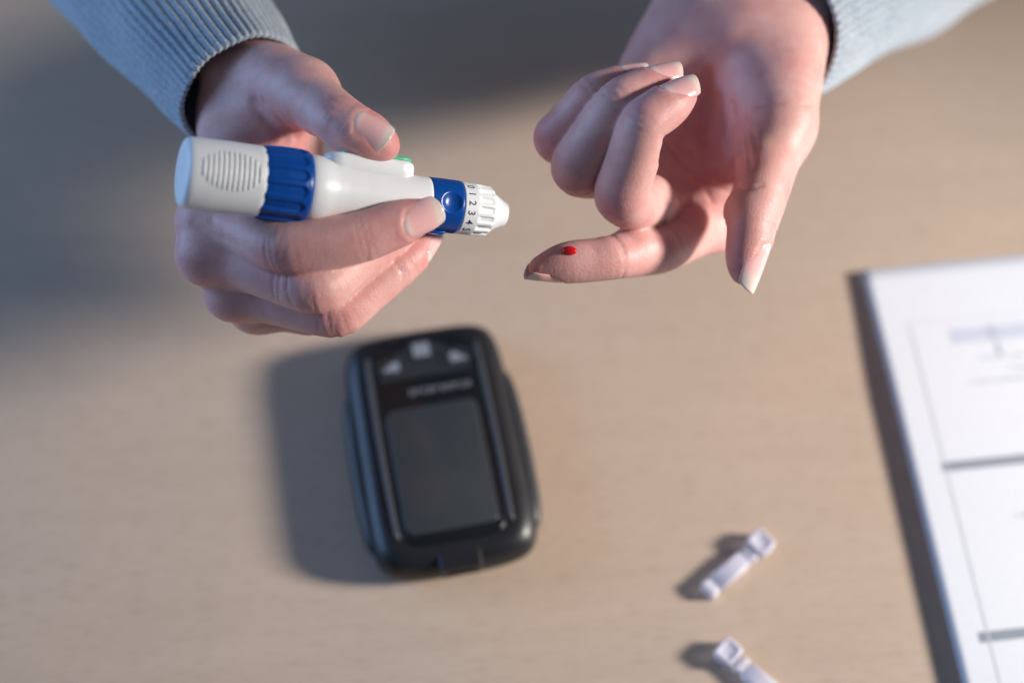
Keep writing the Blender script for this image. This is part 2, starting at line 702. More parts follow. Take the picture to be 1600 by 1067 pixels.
def surface_nets(D, lo, h):
    S = D < 0
    ok = ~np.isnan(D)
    sl = lambda a, i, j, k: a[i:a.shape[0] - 1 + i, j:a.shape[1] - 1 + j, k:a.shape[2] - 1 + k]
    corners = [(i, j, k) for i in (0, 1) for j in (0, 1) for k in (0, 1)]
    cnt = np.zeros(tuple(np.array(D.shape) - 1), np.int8)
    good = np.ones(cnt.shape, bool)
    for c in corners:
        cnt += sl(S, *c)
        good &= sl(ok, *c)
    act = (cnt > 0) & (cnt < 8) & good
    ai = np.argwhere(act)
    cid = np.full(cnt.shape, -1, np.int32)
    cid[act] = np.arange(len(ai))
    acc = np.zeros((len(ai), 3))
    num = np.zeros(len(ai))
    for c in corners:
        for ax in range(3):
            if c[ax] == 1:
                continue
            c2 = list(c)
            c2[ax] = 1
            d1 = D[ai[:, 0] + c[0], ai[:, 1] + c[1], ai[:, 2] + c[2]]
            d2 = D[ai[:, 0] + c2[0], ai[:, 1] + c2[1], ai[:, 2] + c2[2]]
            m = (d1 < 0) != (d2 < 0)
            t = np.where(m, d1 / np.where(m, d1 - d2, 1), 0)
            pos = np.tile(np.array(c, float), (len(ai), 1))
            pos[:, ax] = t
            acc[m] += pos[m]
            num[m] += 1
    V = lo + (ai + acc / num[:, None]) * h
    quads = []
    for ax in range(3):
        a1, a2 = (ax + 1) % 3, (ax + 2) % 3
        shp = list(D.shape)
        s0 = [slice(None)] * 3
        s1 = [slice(None)] * 3
        s0[ax] = slice(0, shp[ax] - 1)
        s1[ax] = slice(1, shp[ax])
        cross = (S[tuple(s0)] != S[tuple(s1)]) & ok[tuple(s0)] & ok[tuple(s1)]
        e = np.argwhere(cross)
        e = e[(e[:, a1] > 0) & (e[:, a2] > 0) & (e[:, a1] < cnt.shape[a1]) & (e[:, a2] < cnt.shape[a2])]
        neg = S[e[:, 0], e[:, 1], e[:, 2]]
        q = []
        for o1, o2 in ((-1, -1), (0, -1), (0, 0), (-1, 0)):
            c = e.copy()
            c[:, a1] += o1
            c[:, a2] += o2
            q.append(cid[c[:, 0], c[:, 1], c[:, 2]])
        q = np.stack(q, 1)
        q[~neg] = q[~neg][:, ::-1]
        q = q[(q >= 0).all(1)]
        quads.append(q)
    return V, np.concatenate(quads)


def np_mesh(name, V, Fq, material, parent):
    me = bpy.data.meshes.new(name)
    me.vertices.add(len(V))
    me.vertices.foreach_set("co", np.ascontiguousarray(V, np.float32).ravel())
    me.loops.add(Fq.size)
    me.loops.foreach_set("vertex_index", np.ascontiguousarray(Fq, np.int32).ravel())
    me.polygons.add(len(Fq))
    me.polygons.foreach_set("loop_start", np.arange(0, Fq.size, Fq.shape[1], dtype=np.int32))
    me.update(calc_edges=True)
    me.validate()
    return link(name, me, material, parent, True)


def make_hand(name, hand, parent, label=None):
    hand.lay_lines()
    V, Fq = hand.build_mesh()
    fl = np.full(len(V), 0.12, np.float32)
    for c, r, amt in hand.flush:
        d2 = ((V - np.array(c, np.float32)) ** 2).sum(1)
        fl = np.maximum(fl, amt * np.exp(-d2 / r ** 2)) if amt > 0 else fl + amt * np.exp(-d2 / r ** 2)
    o = np_mesh(name, W(V), Fq, M_SKIN, parent)
    a = o.data.attributes.new("flush", 'FLOAT', 'POINT')
    a.data.foreach_set("value", np.clip(fl, 0, 1))
    if label:
        o["label"] = label
    for nl in hand.nails:
        make_nail(hand, nl, o)
    return o


def make_nail(hand, nl, parent):
    """a curved plate lying on the back of the fingertip and running out past the flesh"""
    o, t, w, n = nl['o'], nl['t'], nl['w'], nl['n']
    L, hw, free = nl['len'], nl['half'], nl['free']
    nu, nv = 26, 19
    ks = np.linspace(-1, 1, nv)

    q = np.array([o + t * u + n * 14 for u in (L * 0.08, L * 0.62)], np.float32)
    for _ in range(22):
        q = q - n.astype(np.float32)[None] * hand.raw(q)[:, None] * 0.9
    h0, h1 = [float((v - o) @ n) for v in q]
    slope = (h1 - h0) / (L * 0.54)
    total = L + free
    R = nl.get('R', hw * 1.04)
    rows = np.zeros((nu, nv, 3))
    along = np.zeros((nu, nv))
    for i in range(nu):
        v = i / (nu - 1)
        for j, q in enumerate(ks):
            u_base = 0.20 * L * q * q
            u_end = total - nl.get('round', 0.75) * free * abs(q) ** 2.2
            u = u_base + (u_end - u_base) * v
            wide = hw * (1 - nl.get('taper', 0.3) * sstep(u, L * 0.75, total) ** 1.3) * (0.93 + 0.07 * sstep(u, 0, L * 0.4))
            ph = q * math.asin(min(0.97, hw / R))
            x = wide * math.sin(ph) / math.sin(math.asin(min(0.97, hw / R)))
            z = h0 + slope * (u - L * 0.08) - R * (1 - math.cos(ph)) - nl.get('droop', 0.1) * max(0, u - L * 0.7) ** 2 / total
            z += nl.get('lift', 0.12) - 0.62 * (1 - sstep(u - u_base, 0, 2.0))
            rows[i, j] = o + t * u + w * x + n * z
            f = (u - 0.12 * L * q * q * 0) / total
            along[i, j] = u / L * 0.66 + 0.03 * q * q if u < L else 0.70 + 0.3 * (u - L) / max(free, 0.1)
    top = rows.reshape(-1, 3)
    bot = top - n * 0.42
    verts = np.concatenate([top, bot])
    fs = grid_faces(nu, nv)
    k = nu * nv
    faces = [f[::-1] for f in fs] + [tuple(i + k for i in f) for f in fs]
    border = [(0, j) for j in range(nv)] + [(i, nv - 1) for i in range(1, nu)] + [(nu - 1, j) for j in range(nv - 2, -1, -1)] + [(i, 0) for i in range(nu - 2, 0, -1)]
    bi = [p * nv + q for p, q in border]
    for p, q in zip(bi, bi[1:] + bi[:1]):
        faces.append((p, q, q + k, p + k))
    ob = mesh("fingernail", W(verts), faces, M_NAIL, parent)
    bm = bmesh.new()
    bm.from_mesh(ob.data)
    bmesh.ops.recalc_face_normals(bm, faces=bm.faces)
    bm.to_mesh(ob.data)
    bm.free()
    at = ob.data.attributes.new("along", 'FLOAT', 'POINT')
    vv = along.ravel()
    at.data.foreach_set("value", np.concatenate([vv, vv]).astype(np.float32))
    ob.data.shade_smooth()
    return ob


def finger(hand, mcp, pip, dip, tip, rad, nrm, ntip, k_palm=5.0, flat=1.08, nail=None, pads=1.0, wr=1.0, extra=None):
    """joints in posing-frame mm; tip is the end of the flesh. rad: at mcp, mid prox, pip, mid, dip, pad, tip"""
    mcp, pip, dip, tip = [np.array(v, float) for v in (mcp, pip, dip, tip)]
    tdir = unit(tip - dip)
    tc = tip - tdir * rad[6] * 0.92
    pad = dip * 0.42 + tc * 0.58
    nrm, ntip = unit(nrm), unit(ntip)
    ntip = unit(ntip - tdir * (ntip @ tdir))
    pts = [mcp, (mcp + pip) / 2, pip, (pip + dip) / 2, dip, pad, tc]
    if extra:
        for k, v in extra.items():
            pts[k] = np.array(v, float)
    nr = [nrm, nrm, nrm, nrm * 0.6 + ntip * 0.4, ntip, ntip, ntip]
    ch = Chain(pts, rad, nr, flat)
    prims = [(ch, 0)]
    # soft pads on the palm side
    d1 = unit(pip - mcp)
    d2 = unit(dip - pip)
    for c, d, nn, r, ln, off in ((pts[1], d1, nrm, rad[1], 10, 0.30), (pts[3], d2, nr[3], rad[3], 7, 0.30), (pts[5], tdir, ntip, rad[5], 11.0, 0.20)):
        nn = unit(nn - d * (nn @ d))
        prims.append((Ball(c - nn * r * off * pads, [d, np.cross(d, nn), nn], [ln, r * 0.86, r * 0.80]), 2.5))
    hand.fingers.append((prims, k_palm))
    lat = np.cross(tdir, ntip)
    # wrinkles across the joints
    for c, dv, nn, r in ((pip, unit(dip - mcp), nr[2], rad[2]), (dip, unit(tip - pip), ntip, rad[4])):
        nn = unit(nn - dv * (nn @ dv))
        big = r > 7.8
        for off, dep in ((-3.4, 0.13), (-1.9, 0.22), (-0.4, 0.30), (1.2, 0.20), (2.7, 0.13)) if c is pip else ((-1.6, 0.16), (0.0, 0.24), (1.5, 0.13)):
            o = off * (r / 8) + rng.normal(0, 0.25)
            hand.rings.append((c + dv * o, dv + rng.normal(0, 0.05, 3), nn, dep * wr, 0.42, r))
        for off, dep in ((-0.6, 0.42), (0.9, 0.28)):
            hand.rings.append((c + dv * off, dv + rng.normal(0, 0.04, 3), -nn, dep * wr, 0.55, r))
    hand.flush.append((tip - tdir * 5, 14, 0.85))
    hand.flush.append((pip + nrm * rad[2] * 0.6, 10, 0.62))
    hand.flush.append((dip + ntip * rad[4] * 0.6, 7, 0.45))
    if nail:
        o = tip - tdir * (nail['len'] - nail.get('set', 0.5))
        hand.nails.append(dict(nail, o=o, t=tdir, w=lat, n=ntip))
    return ch


V3 = lambda *a: np.array(a, float)

# ------------------------------------------------------------------ table
def build_table():
    me = bpy.data.meshes.new("tabletop")
    bm = bmesh.new()
    bmesh.ops.create_cube(bm, size=1.0)
    bmesh.ops.scale(bm, vec=(1.6, 1.0, 0.028), verts=bm.verts)
    bmesh.ops.translate(bm, vec=(0, 0.05, -0.014), verts=bm.verts)
    bmesh.ops.bevel(bm, geom=[e for e in bm.edges], offset=0.002, segments=2, affect='EDGES')
    bm.to_mesh(me)
    bm.free()
    o = link("tabletop", me, M_WOOD, smooth=False)
    o["kind"] = "structure"
    return o


# ------------------------------------------------------------------ paper
def build_papers():
    c0 = TBL(1347, 421, 0.004)          # top left corner
    c1 = TBL(1514, 1110, 0.004)         # a point down the left edge
    cr = TBL(1600, 394, 0.004)
    ex = unit((cr - c0)[:2])
    ey = unit((c1 - c0)[:2])
    ex = unit(ex - ey * (ex @ ey))
    LX, LY = 0.21, 0.297

    def height(x, y, k):
        lift = 0.0026 * np.exp(-(x / 0.085) ** 2) * (0.55 + 0.45 * sstep(y, 0.0, 0.06))
        return lift * (1 - 0.35 * k) + 0.0016 - 0.0006 * k

    def surf(x, y, k=0, up=0.0):
        return np.array([*(c0[:2] + ex * x + ey * y), height(x, y, k) + up])

    for k, (dx, dy, rz) in enumerate(((0, 0, 0), (0.0016, 0.002, 0.0))):
        nx, ny = 60, 50
        vs_, th = [], 0.00018
        for s in (0, 1):
            for i in range(nx):
                for j in range(ny):
                    vs_.append(surf(dx + LX * i / (nx - 1), dy + LY * j / (ny - 1), k, 0 if s == 0 else -th))
        fs = grid_faces(nx, ny)
        n = nx * ny
        faces = [f[::-1] for f in fs] + [tuple(a + n for a in f) for f in fs]
        border = [i * ny for i in range(nx)] + [(nx - 1) * ny + j for j in range(1, ny)] + [i * ny + ny - 1 for i in range(nx - 2, -1, -1)] + [j for j in range(ny - 2, 0, -1)]
        for a, b in zip(border, border[1:] + border[:1]):
            faces.append((a, b, b + n, a + n))
        o = mesh("paper_sheet", vs_, faces, M_PAPER)
        if k == 0:
            tag(o, "printed white form with grey rules, top sheet at the right edge of the table", "paper", "sheets of paper")
            top = o
        else:
            tag(o, "lower white sheet just under the printed form, hidden but for its edge", "paper", "sheets of paper")

    def strip(name, x0, x1, y0, y1, m):
        nx, ny = max(2, int((x1 - x0) / 0.004) + 2), max(2, int((y1 - y0) / 0.004) + 2)
        vs_ = [surf(x0 + (x1 - x0) * i / (nx - 1), y0 + (y1 - y0) * j / (ny - 1), 0, 0.00012) for i in range(nx) for j in range(ny)]
        return mesh(name, vs_, [f[::-1] for f in grid_faces(nx, ny)], m, top)

    def loc(px, py):
        d = TBL(px, py, 0.004)[:2] - c0[:2]
        return d @ ex, d @ ey

    xl, yt = loc(1420, 505)
    strip("frame_line", xl, xl + 0.0005, yt, 0.27, M_FAINT)
    strip("frame_line", xl, 0.19, yt, yt + 0.0005, M_FAINT)
    for (px, py, w) in ((1472, 730, 0.0040), (1530, 996, 0.0040)):
        x, y = loc(px, py)
        strip("grey_rule", x, 0.192, y - w / 2, y + w / 2, M_BAR)
    # a heading banner with a darker mark, then broken lines of small type
    x, y = loc(1487, 526)
    strip("banner", x, x + 0.055, y - 0.0034, y + 0.0030, M_STAMP)
    xm, ym = loc(1550, 517)
    strip("type_mark", xm - 0.0016, xm + 0.0016, ym - 0.0030, ym + 0.0036, M_TYPE)
    xm, ym = loc(1563, 550)
    strip("type_mark", xm - 0.0008, xm + 0.0008, ym - 0.0050, ym + 0.0010, M_TYPE)
    rnd = random.Random(3)
    for (px, py, n) in ((1532, 560, 9), (1578, 574, 6), (1512, 598, 14), (1586, 806, 4)):
        x, y = loc(px, py)
        for i in range(n):
            w = rnd.uniform(0.0008, 0.0018)
            hgt = rnd.uniform(0.0008, 0.0015)
            strip("type_mark", x, x + w, y - hgt / 2, y + hgt / 2, M_TYPE if rnd.random() < 0.5 else M_FAINT)
            x += w + rnd.uniform(0.0003, 0.0009)


# ------------------------------------------------------------------ lancets
def build_lancet(head, tail, label, seed):
    head, tail = np.array(head), np.array(tail)
    a = unit((tail - head))
    up = V3(0, 0, 1)
    s = unit(np.cross(up, a))
    root = empty("lancet", tuple((head + tail) / 2 * V3(1, 1, 0)), label, "lancet", "spent lancets on the table")
    L = np.linalg.norm(tail - head)

    def ring(t, w, h, z, n=32, e=7.0):
        th = np.linspace(0, 2 * math.pi, n, endpoint=False)
        c, sn = np.cos(th), np.sin(th)
        x = np.sign(c) * np.abs(c) ** (2 / e) * w
        y = np.sign(sn) * np.abs(sn) ** (2 / e) * h
        return (head * V3(1, 1, 0) + a * t)[None] + s[None] * x[:, None] + up[None] * (z + y)[:, None]
    hz = 0.0031
    # square-section body with shallow steps
    prof = [(0.0042, 0.0018), (0.0044, 0.0031), (0.0075, 0.0033), (0.0078, 0.0029), (0.0090, 0.0029), (0.0093, 0.0033), (L - 0.0050, 0.0034), (L - 0.0048, 0.0029), (L - 0.0034, 0.0029), (L - 0.0032, 0.0034), (L - 0.0006, 0.0034), (L, 0.0030)]
    loft("body", [ring(t, r, r * 0.68, 0.0024) for t, r in prof], M_LANCET, root)
    # thin twist-off neck and round cap
    loft("neck", [ring(t, 0.0013, 0.0013, 0.0024, 16, 2) for t in (0.0020, 0.0046)], M_LANCET, root)
    rr = []
    th = np.linspace(0, 2 * math.pi, 40, endpoint=False)
    c_, s_ = np.cos(th), np.sin(th)
    cx, sx = np.sign(c_) * np.abs(c_) ** 0.42, np.sign(s_) * np.abs(s_) ** 0.42
    for zz, r in ((-0.0029, 0.0034), (-0.0026, 0.0039), (0.0021, 0.0040), (0.0027, 0.0036), (0.0028, 0.0028), (0.0023, 0.0024), (0.0023, 0.0004)):
        rr.append((head * V3(1, 1, 0))[None] + a[None] * (cx * r)[:, None] + s[None] * (sx * r)[:, None] * 1.12 + up[None] * (hz + 0.0002 + zz))
    loft("twist_cap", rr, M_LANCET, root)
    return root


# ------------------------------------------------------------------ glucose meter
def build_meter():
    # outline box on the table, from four pixels of its top face
    H = 0.0175
    cen = TBL(693, 700, H)
    top = TBL(655, 515, H)
    bot = TBL(721, 862, H)
    ay = unit((top - bot) * V3(1, 1, 0))
    ax = V3(ay[1], -ay[0], 0)
    length = np.linalg.norm((top - bot)[:2]) + 0.002
    cen = (top + bot) / 2 - ax * 0.0008
    cen[2] = 0
    hl, hw = length / 2, 0.0324
    root = empty("glucose_meter", tuple(cen), "black handheld glucose meter with dark screen and three buttons on the table", "glucose meter")

    def outline(inset, n=160, z=0.0, barrel=0.0004):
        th = np.linspace(0, 2 * math.pi, n, endpoint=False)
        e = 8.0
        c, s = np.cos(th), np.sin(th)
        x = np.sign(c) * np.abs(c) ** (2 / e) * (hw - inset)
        y = np.sign(s) * np.abs(s) ** (2 / e) * (hl - inset)
        yy = y / hl
        x = x * (0.955 - 0.012 * yy) + np.sign(x) * barrel * np.clip(1 - (yy + 0.12) ** 2 * 1.15, 0.0, 1) * (np.abs(c) > 0.02)
        y = y + np.where(s < 0, -0.0035, 0.0020) * (1 - (x / hw) ** 2)
        return cen[None] + ax[None] * x[:, None] + ay[None] * y[:, None] + V3(0, 0, 1)[None] * z

    R = []
    for z, i in ((0.0004, 0.0050), (0.0010, 0.0032), (0.0030, 0.0012), (0.0065, 0.0002), (0.0100, 0.0), (0.0135, 0.0005), (0.0165, 0.0018), (0.0185, 0.0036), (0.0196, 0.0056), (0.0200, 0.0076), (0.0200, 0.0100)):
        R.append(outline(i, z=z))
    loft("body", R, M_BLACK, root)

    def plate(name, x0, x1, y0, y1, z0, z1, m, e=9.0, bev=0.0005, n=72, parent=root, shear=0.0):
        th = np.linspace(0, 2 * math.pi, n, endpoint=False)
        c, s = np.cos(th), np.sin(th)
        cx, cy, w, h = (x0 + x1) / 2, (y0 + y1) / 2, (x1 - x0) / 2, (y1 - y0) / 2
        rr = []
        for z, i in ((z0, 0), (z1 - bev, 0), (z1 - bev * 0.3, bev * 0.4), (z1, bev)):
            x = cx + np.sign(c) * np.abs(c) ** (2 / e) * (w - i)
            y = cy + np.sign(s) * np.abs(s) ** (2 / e) * (h - i)
            rr.append(cen[None] + ax[None] * x[:, None] + ay[None] * y[:, None] + V3(0, 0, 1)[None] * z)
        return loft(name, rr, m, parent)

    # face panel, a little proud, with a raised rim each side
    face = plate("face_panel", -0.0200, 0.0200, -hl + 0.0055, hl - 0.0045, 0.0185, 0.0206, M_GLOSS, 8)
    for sx in (-1, 1):
        pts = []
        for t in np.linspace(-1, 1, 40):
            y = t * (hl - 0.010)
            x = sx * (0.0212 + 0.0006 * (1 - t * t))
            pts.append(cen + ax * x + ay * y + V3(0, 0, 0.0203 - 0.0006 * t ** 8))
        tube("rim", pts, 0.0010, M_RIM, root)
    # side grips
    for sx in (-1, 1):
        rr = []
        for t in np.linspace(-1, 1, 30):
            y = -0.006 + t * 0.034
            prof = math.sqrt(max(0, 1 - t ** 6))
            th = np.linspace(0, 2 * math.pi, 20, endpoint=False)
            bx = sx * (hw * 0.955 + 0.0012 * (1 - t * t) - 0.0012)
            rr.append(cen[None] + ay[None] * y + ax[None] * (bx + np.cos(th) * 0.0036 * prof)[:, None] + V3(0, 0, 1)[None] * (0.0098 + np.sin(th) * 0.0056 * prof)[:, None])
        loft("side_grip", rr, M_RUBBER, root)
    # screen
    sc_ = plate("screen", -0.0178, 0.0172, -0.0375, 0.0140, 0.0200, 0.02085, M_SCREEN, 14, parent=face)
    # button panel: a crescent of three keys
    crescent = []
    for t in np.linspace(0, 1, 31):
        x = -0.0175 + 0.035 * t
        crescent.append((x, 0.0272 + 0.0115 * (1 - (x / 0.0175) ** 2) ** 0.8 + 0.003 * (1 - abs(x) / 0.0175)))
    for t in np.linspace(1, 0, 31):
        x = -0.0175 + 0.035 * t
        crescent.append((x, 0.0262 - 0.0 * x))
    base = [cen + ax * x + ay * y + V3(0, 0, 0.0202) for x, y in crescent]
    topc = [p + V3(0, 0, 0.0009) for p in base]
    loft("button_panel", [np.array(base), np.array(topc)], M_BUTTON, face, smooth=False)

    def prism(name, poly, z0, z1, m, parent):
        b_ = np.array([cen + ax * x + ay * y + V3(0, 0, z0) for x, y in poly])
        return loft(name, [b_, b_ + V3(0, 0, z1 - z0)], m, parent, smooth=False)

    def button(cx, cy, w, h, icon):
        th = np.linspace(0, 2 * math.pi, 32, endpoint=False)
        b_ = prism("button", [(cx + math.cos(a) * w, cy + math.sin(a) * h) for a in th], 0.0205, 0.0216, M_BUTTON, face)
        poly = [(cx + x, cy + y) for x, y in icon]
        prism("button_mark", poly, 0.0216, 0.02175, M_ICON, b_)
    tri_l = [(-0.0042, -0.0016), (0.0026, -0.0022), (0.0030, 0.0014), (0.0010, 0.0022)]
    tri_r = [(0.0044, -0.0016), (-0.0022, -0.0020), (-0.0026, 0.0016), (-0.0008, 0.0026)]
    sq = [(-0.0032, -0.0028), (0.0032, -0.0028), (0.0032, 0.0028), (-0.0032, 0.0028)]
    button(-0.0122, 0.0318, 0.0058, 0.0042, tri_l)
    button(0.0000, 0.0372, 0.0058, 0.0045, sq)
    button(0.0128, 0.0318, 0.0058, 0.0042, tri_r)
    # a row of worn grey letters, too soft to read in the photograph
    x = -0.0072
    rnd = random.Random(11)
    yb = 0.0190
    for i in range(10):
        w = 0.0017
        strokes = [(0, 0.0004, 0, 0.0023), (0, w, 0.0019, 0.0023)]
        if i % 2:
            strokes.append((0, w, 0.0010, 0.0014))
        if i % 3 != 1:
            strokes.append((0, w, 0, 0.0004))
        if i % 3 == 0:
            strokes.append((w - 0.0004, w, 0, 0.0023))
        vs_, fs = [], []
        for (xa, xb, ya, yb2) in strokes:
            k = len(vs_)
            for (u, v) in ((xa, ya), (xb, ya), (xb, yb2), (xa, yb2)):
                vs_.append(cen + ax * (x + u) + ay * (yb + v) + V3(0, 0, 0.02070 + 0.00002 * len(fs)))
            fs.append((k, k + 1, k + 2, k + 3))
        mesh("letter", vs_, fs, M_LETTER, face, False)
        x += w + 0.0007
    # test strip slot at the lower end
    z0 = 0.0152
    p = [(-0.0068, -hl - 0.0030), (0.0068, -hl - 0.0030), (0.0068, -hl + 0.0050), (-0.0068, -hl + 0.0050)]
    def box(name, x0, x1, y0, y1, za, zb, m, parent):
        return prism(name, [(x0, y0), (x1, y0), (x1, y1), (x0, y1)], za, zb, m, parent)
    port = box("strip_port", -0.0078, 0.0078, -hl - 0.0046, -hl + 0.0060, 0.0090, 0.0196, M_BLACK, root)
    bv = port.modifiers.new("bevel", 'BEVEL')
    bv.width = 0.0012
    bv.segments = 3
    box("slot", -0.0050, 0.0050, -hl - 0.0050, -hl - 0.0040, 0.0125, 0.0160, M_HOLE, port)
    for o in [root] + list(root.children_recursive):
        if o.type == 'MESH':
            for v in o.data.vertices:
                v.co.z *= 0.875
    return root


def tube(name, pts, r, m, parent, n=10):
    pts = np.array(pts)
    rr = []
    for i, p in enumerate(pts):
        t = unit(pts[min(i + 1, len(pts) - 1)] - pts[max(i - 1, 0)])
        u = unit(np.cross(t, V3(0.13, 0.2, 1)))
        v = np.cross(t, u)
        th = np.linspace(0, 2 * math.pi, n, endpoint=False)
        k = r if np.isscalar(r) else r[i]
        rr.append(p[None] + u[None] * (np.cos(th) * k)[:, None] + v[None] * (np.sin(th) * k)[:, None])
    return loft(name, rr, m, parent)


# ------------------------------------------------------------------ lancing pen
PEN0 = P(281, 268, 30)
PEN1 = P(789, 334, -10)
PA = unit(PEN1 - PEN0)
PU = unit(V3(0, 1, 0) - PA * PA[1])
PC = np.cross(PA, PU)
if PC[2] < 0:
    PC = -PC
PLEN = np.linalg.norm(PEN1 - PEN0)
PS = PLEN / 108.0


def pen_pt(s, r, phi):
    """s along from the left end (mm), phi 0 faces the viewer, +90 deg is up"""
    s = np.asarray(s, float) * PS
    return PEN0 + PA * s[..., None] + (PC * np.cos(phi)[..., None] + PU * np.sin(phi)[..., None]) * np.asarray(r)[..., None]


def pen_lathe(name, prof, m, root, disp=None, nphi=160, sub=6, cap0=False, cap1=False):
    pr = []
    for (s0, r0), (s1, r1) in zip(prof[:-1], prof[1:]):
        k = max(1, int(abs(s1 - s0) / 0.35)) if disp is not None else max(1, int(abs(s1 - s0) / 1.2))
        for i in range(k):
            pr.append((s0 + (s1 - s0) * i / k, r0 + (r1 - r0) * i / k))
    pr.append(prof[-1])
    pr = np.array(pr)
    phi = np.linspace(0, 2 * math.pi, nphi, endpoint=False)
    S, PH = np.meshgrid(pr[:, 0], phi, indexing='ij')
    Rr = np.repeat(pr[:, 1][:, None], nphi, 1)
    if disp is not None:
        Rr = Rr + disp(S, PH)
    v = W(pen_pt(S, Rr, PH).reshape(-1, 3))
    faces = [f[::-1] for f in grid_faces(len(pr), nphi, False, True)]
    if cap0:
        faces.append(tuple(range(nphi)))
    if cap1:
        k = (len(pr) - 1) * nphi
        faces.append(tuple(range(k + nphi - 1, k - 1, -1)))
    o = mesh(name, v, faces, m, root)
    bm = bmesh.new()
    bm.from_mesh(o.data)
    bmesh.ops.recalc_face_normals(bm, faces=bm.faces)
    bm.to_mesh(o.data)
    bm.free()
    return o


def arc_prof(pts):
    return pts


def build_pen():
    root = empty("lancing_pen", tuple(W(PEN0 + PA * 54)[0]), "white and blue lancing pen with numbered dial held in the hand on the left", "lancing pen")
    # end cap with a soft edge
    prof = [(0.0, 0.02), (0.02, 4.0), (0.12, 7.0), (0.35, 9.3), (0.65, 10.1), (1.1, 10.7), (1.8, 11.05), (2.8, 11.2), (8.0, 11.35), (16, 11.35), (24.5, 11.25), (25.0, 11.0), (25.2, 10.4)]
    cap = pen_lathe("end_cap", prof, M_WHITE, root)
    # grip ribs in an oval patch
    for i in range(12):
        u = -1 + 2 * (i + 0.5) / 12
        half = math.sqrt(1 - u * u * 0.96) * math.radians(33)
        s = 14.0 + u * 9.6
        ph = np.linspace(-half, half, 26) + math.radians(6)
        edge = np.clip((half - np.abs(np.linspace(-half, half, 26))) / 0.10, 0, 1)
        pts = pen_pt(np.full(26, s), 11.03 + 0.26 * edge, ph)
        tube("grip_rib", W(pts), 0.00046, M_WHITE, cap, 8)

    # fluted blue ring
    def flute(S, PH):
        d = np.zeros_like(S)
        for k in range(14):
            c = math.radians(-14 + 360 / 14 * k)
            dp = (PH - c + math.pi) % (2 * math.pi) - math.pi
            d -= 0.75 * (1 - sstep(np.abs(dp), 0.11, 0.17)) * sstep(S, 24.6, 25.2) * (1 - sstep(S + 9 * dp * dp * 5, 37.2, 38.2))
        return d
    pen_lathe("ring", [(24.8, 9.0), (24.8, 11.2), (25.1, 11.5), (27, 11.8), (32, 12.05), (37, 11.95), (39.2, 11.6), (40.0, 11.0), (40.2, 10.2), (40.2, 9.0)], M_BLUE, root, flute, 360)

    # body: collar, waist, then a straight nose end
    body = [(39.8, 9.0), (39.8, 10.3), (40.4, 10.65), (42, 10.75), (44.4, 10.55), (46.2, 10.0), (48.4, 9.45), (52, 9.0), (58, 8.65), (66, 8.50), (74, 8.55), (79.4, 8.65), (80.2, 8.45), (80.4, 7.6)]
    pen_lathe("barrel", body, M_WHITE, root)

    # nose with a round dimple and a small tab below
    def dimple(S, PH):
        c = math.radians(4)
        dp = (PH - c + math.pi) % (2 * math.pi) - math.pi
        q = np.sqrt(((S - 86.4)) ** 2 + (dp * 8.7) ** 2)
        return -1.35 * np.clip(1 - (q / 3.5) ** 2.4, 0, 1)
    nose = pen_lathe("nose", [(80.0, 7.6), (80.0, 8.4), (80.3, 8.65), (85, 8.75), (90.4, 8.75), (90.9, 8.5), (91.0, 7.6)], M_BLUE, root, dimple, 400)
    ph = np.linspace(-0.16, 0.16, 9) + math.radians(-88)
    rr = []
    for s, r in ((81.5, 8.4), (81.7, 9.3), (82.4, 9.7), (86.4, 9.7), (87.2, 9.3), (87.4, 8.4)):
        a = pen_pt(np.full(9, s), np.full(9, r), ph)
        b = pen_pt(np.full(9, s), np.full(9, 7.8), ph[::-1])
        rr.append(W(np.concatenate([a, b])))
    loft("tab", rr, M_BLUE, nose)

    # dial: plain band for the numbers, then scalloped grips and a cone
    def scallop(S, PH):
        k = 16
        ph = (PH - math.radians(18)) * k / (2 * math.pi)
        w = np.abs((ph + 0.5) % 1.0 - 0.5) * 2
        return -0.85 * (1 - sstep(w, 0.35, 0.8)) * sstep(S, 96.0, 97.0) * (1 - sstep(S, 101.0, 102.2))
    dial = pen_lathe("dial", [(91.0, 7.4), (91.0, 8.4), (91.2, 8.62), (95.4, 8.62), (97, 8.55), (101.2, 8.3), (102.0, 7.7), (102.3, 7.0), (102.3, 6.0)], M_WHITE, root, scallop, 480)
    for i, c in enumerate("012345"):
        phc = math.radians(50 - 21.5 * i)
        dial_digit(c, 93.4, phc, dial)
    # short tick at the end of the scale
    vs_ = pen_pt(np.array([92.2, 94.8, 94.8, 92.2]), np.full(4, 8.68), np.radians([-70, -70, -71.5, -71.5]))
    mesh("tick", W(vs_), [(0, 1, 2, 3)], M_INK, dial, False)
    pen_lathe("tip", [(101.9, 6.0), (101.9, 7.0), (102.3, 6.9), (104.2, 5.7), (106.2, 4.75), (107.4, 4.3), (107.9, 4.0), (108.0, 3.4), (108.0, 1.0), (107.0, 0.9), (106.6, 0.05)], M_WHITE, root)

    # release button on the upper side
    def stadium(s0, s1, w, r, n=24):
        pts = []
        for a in np.linspace(-math.pi / 2, math.pi / 2, n):
            pts.append((s1 - w + math.cos(a) * w, math.sin(a) * w))
        for a in np.linspace(math.pi / 2, 3 * math.pi / 2, n):
            pts.append((s0 + w + math.cos(a) * w, math.sin(a) * w))
        return W(np.array([PEN0 + PA * s * PS + PC * l + PU * r for s, l in pts]))
    b = loft("release_button", [stadium(45.0, 75.0, 5.4, 5), stadium(45.0, 75.0, 5.4, 10.6), stadium(45.4, 74.7, 5.1, 11.6), stadium(46.2, 73.9, 4.4, 12.2), stadium(47.0, 73.2, 3.8, 12.3)], M_WHITE, root)
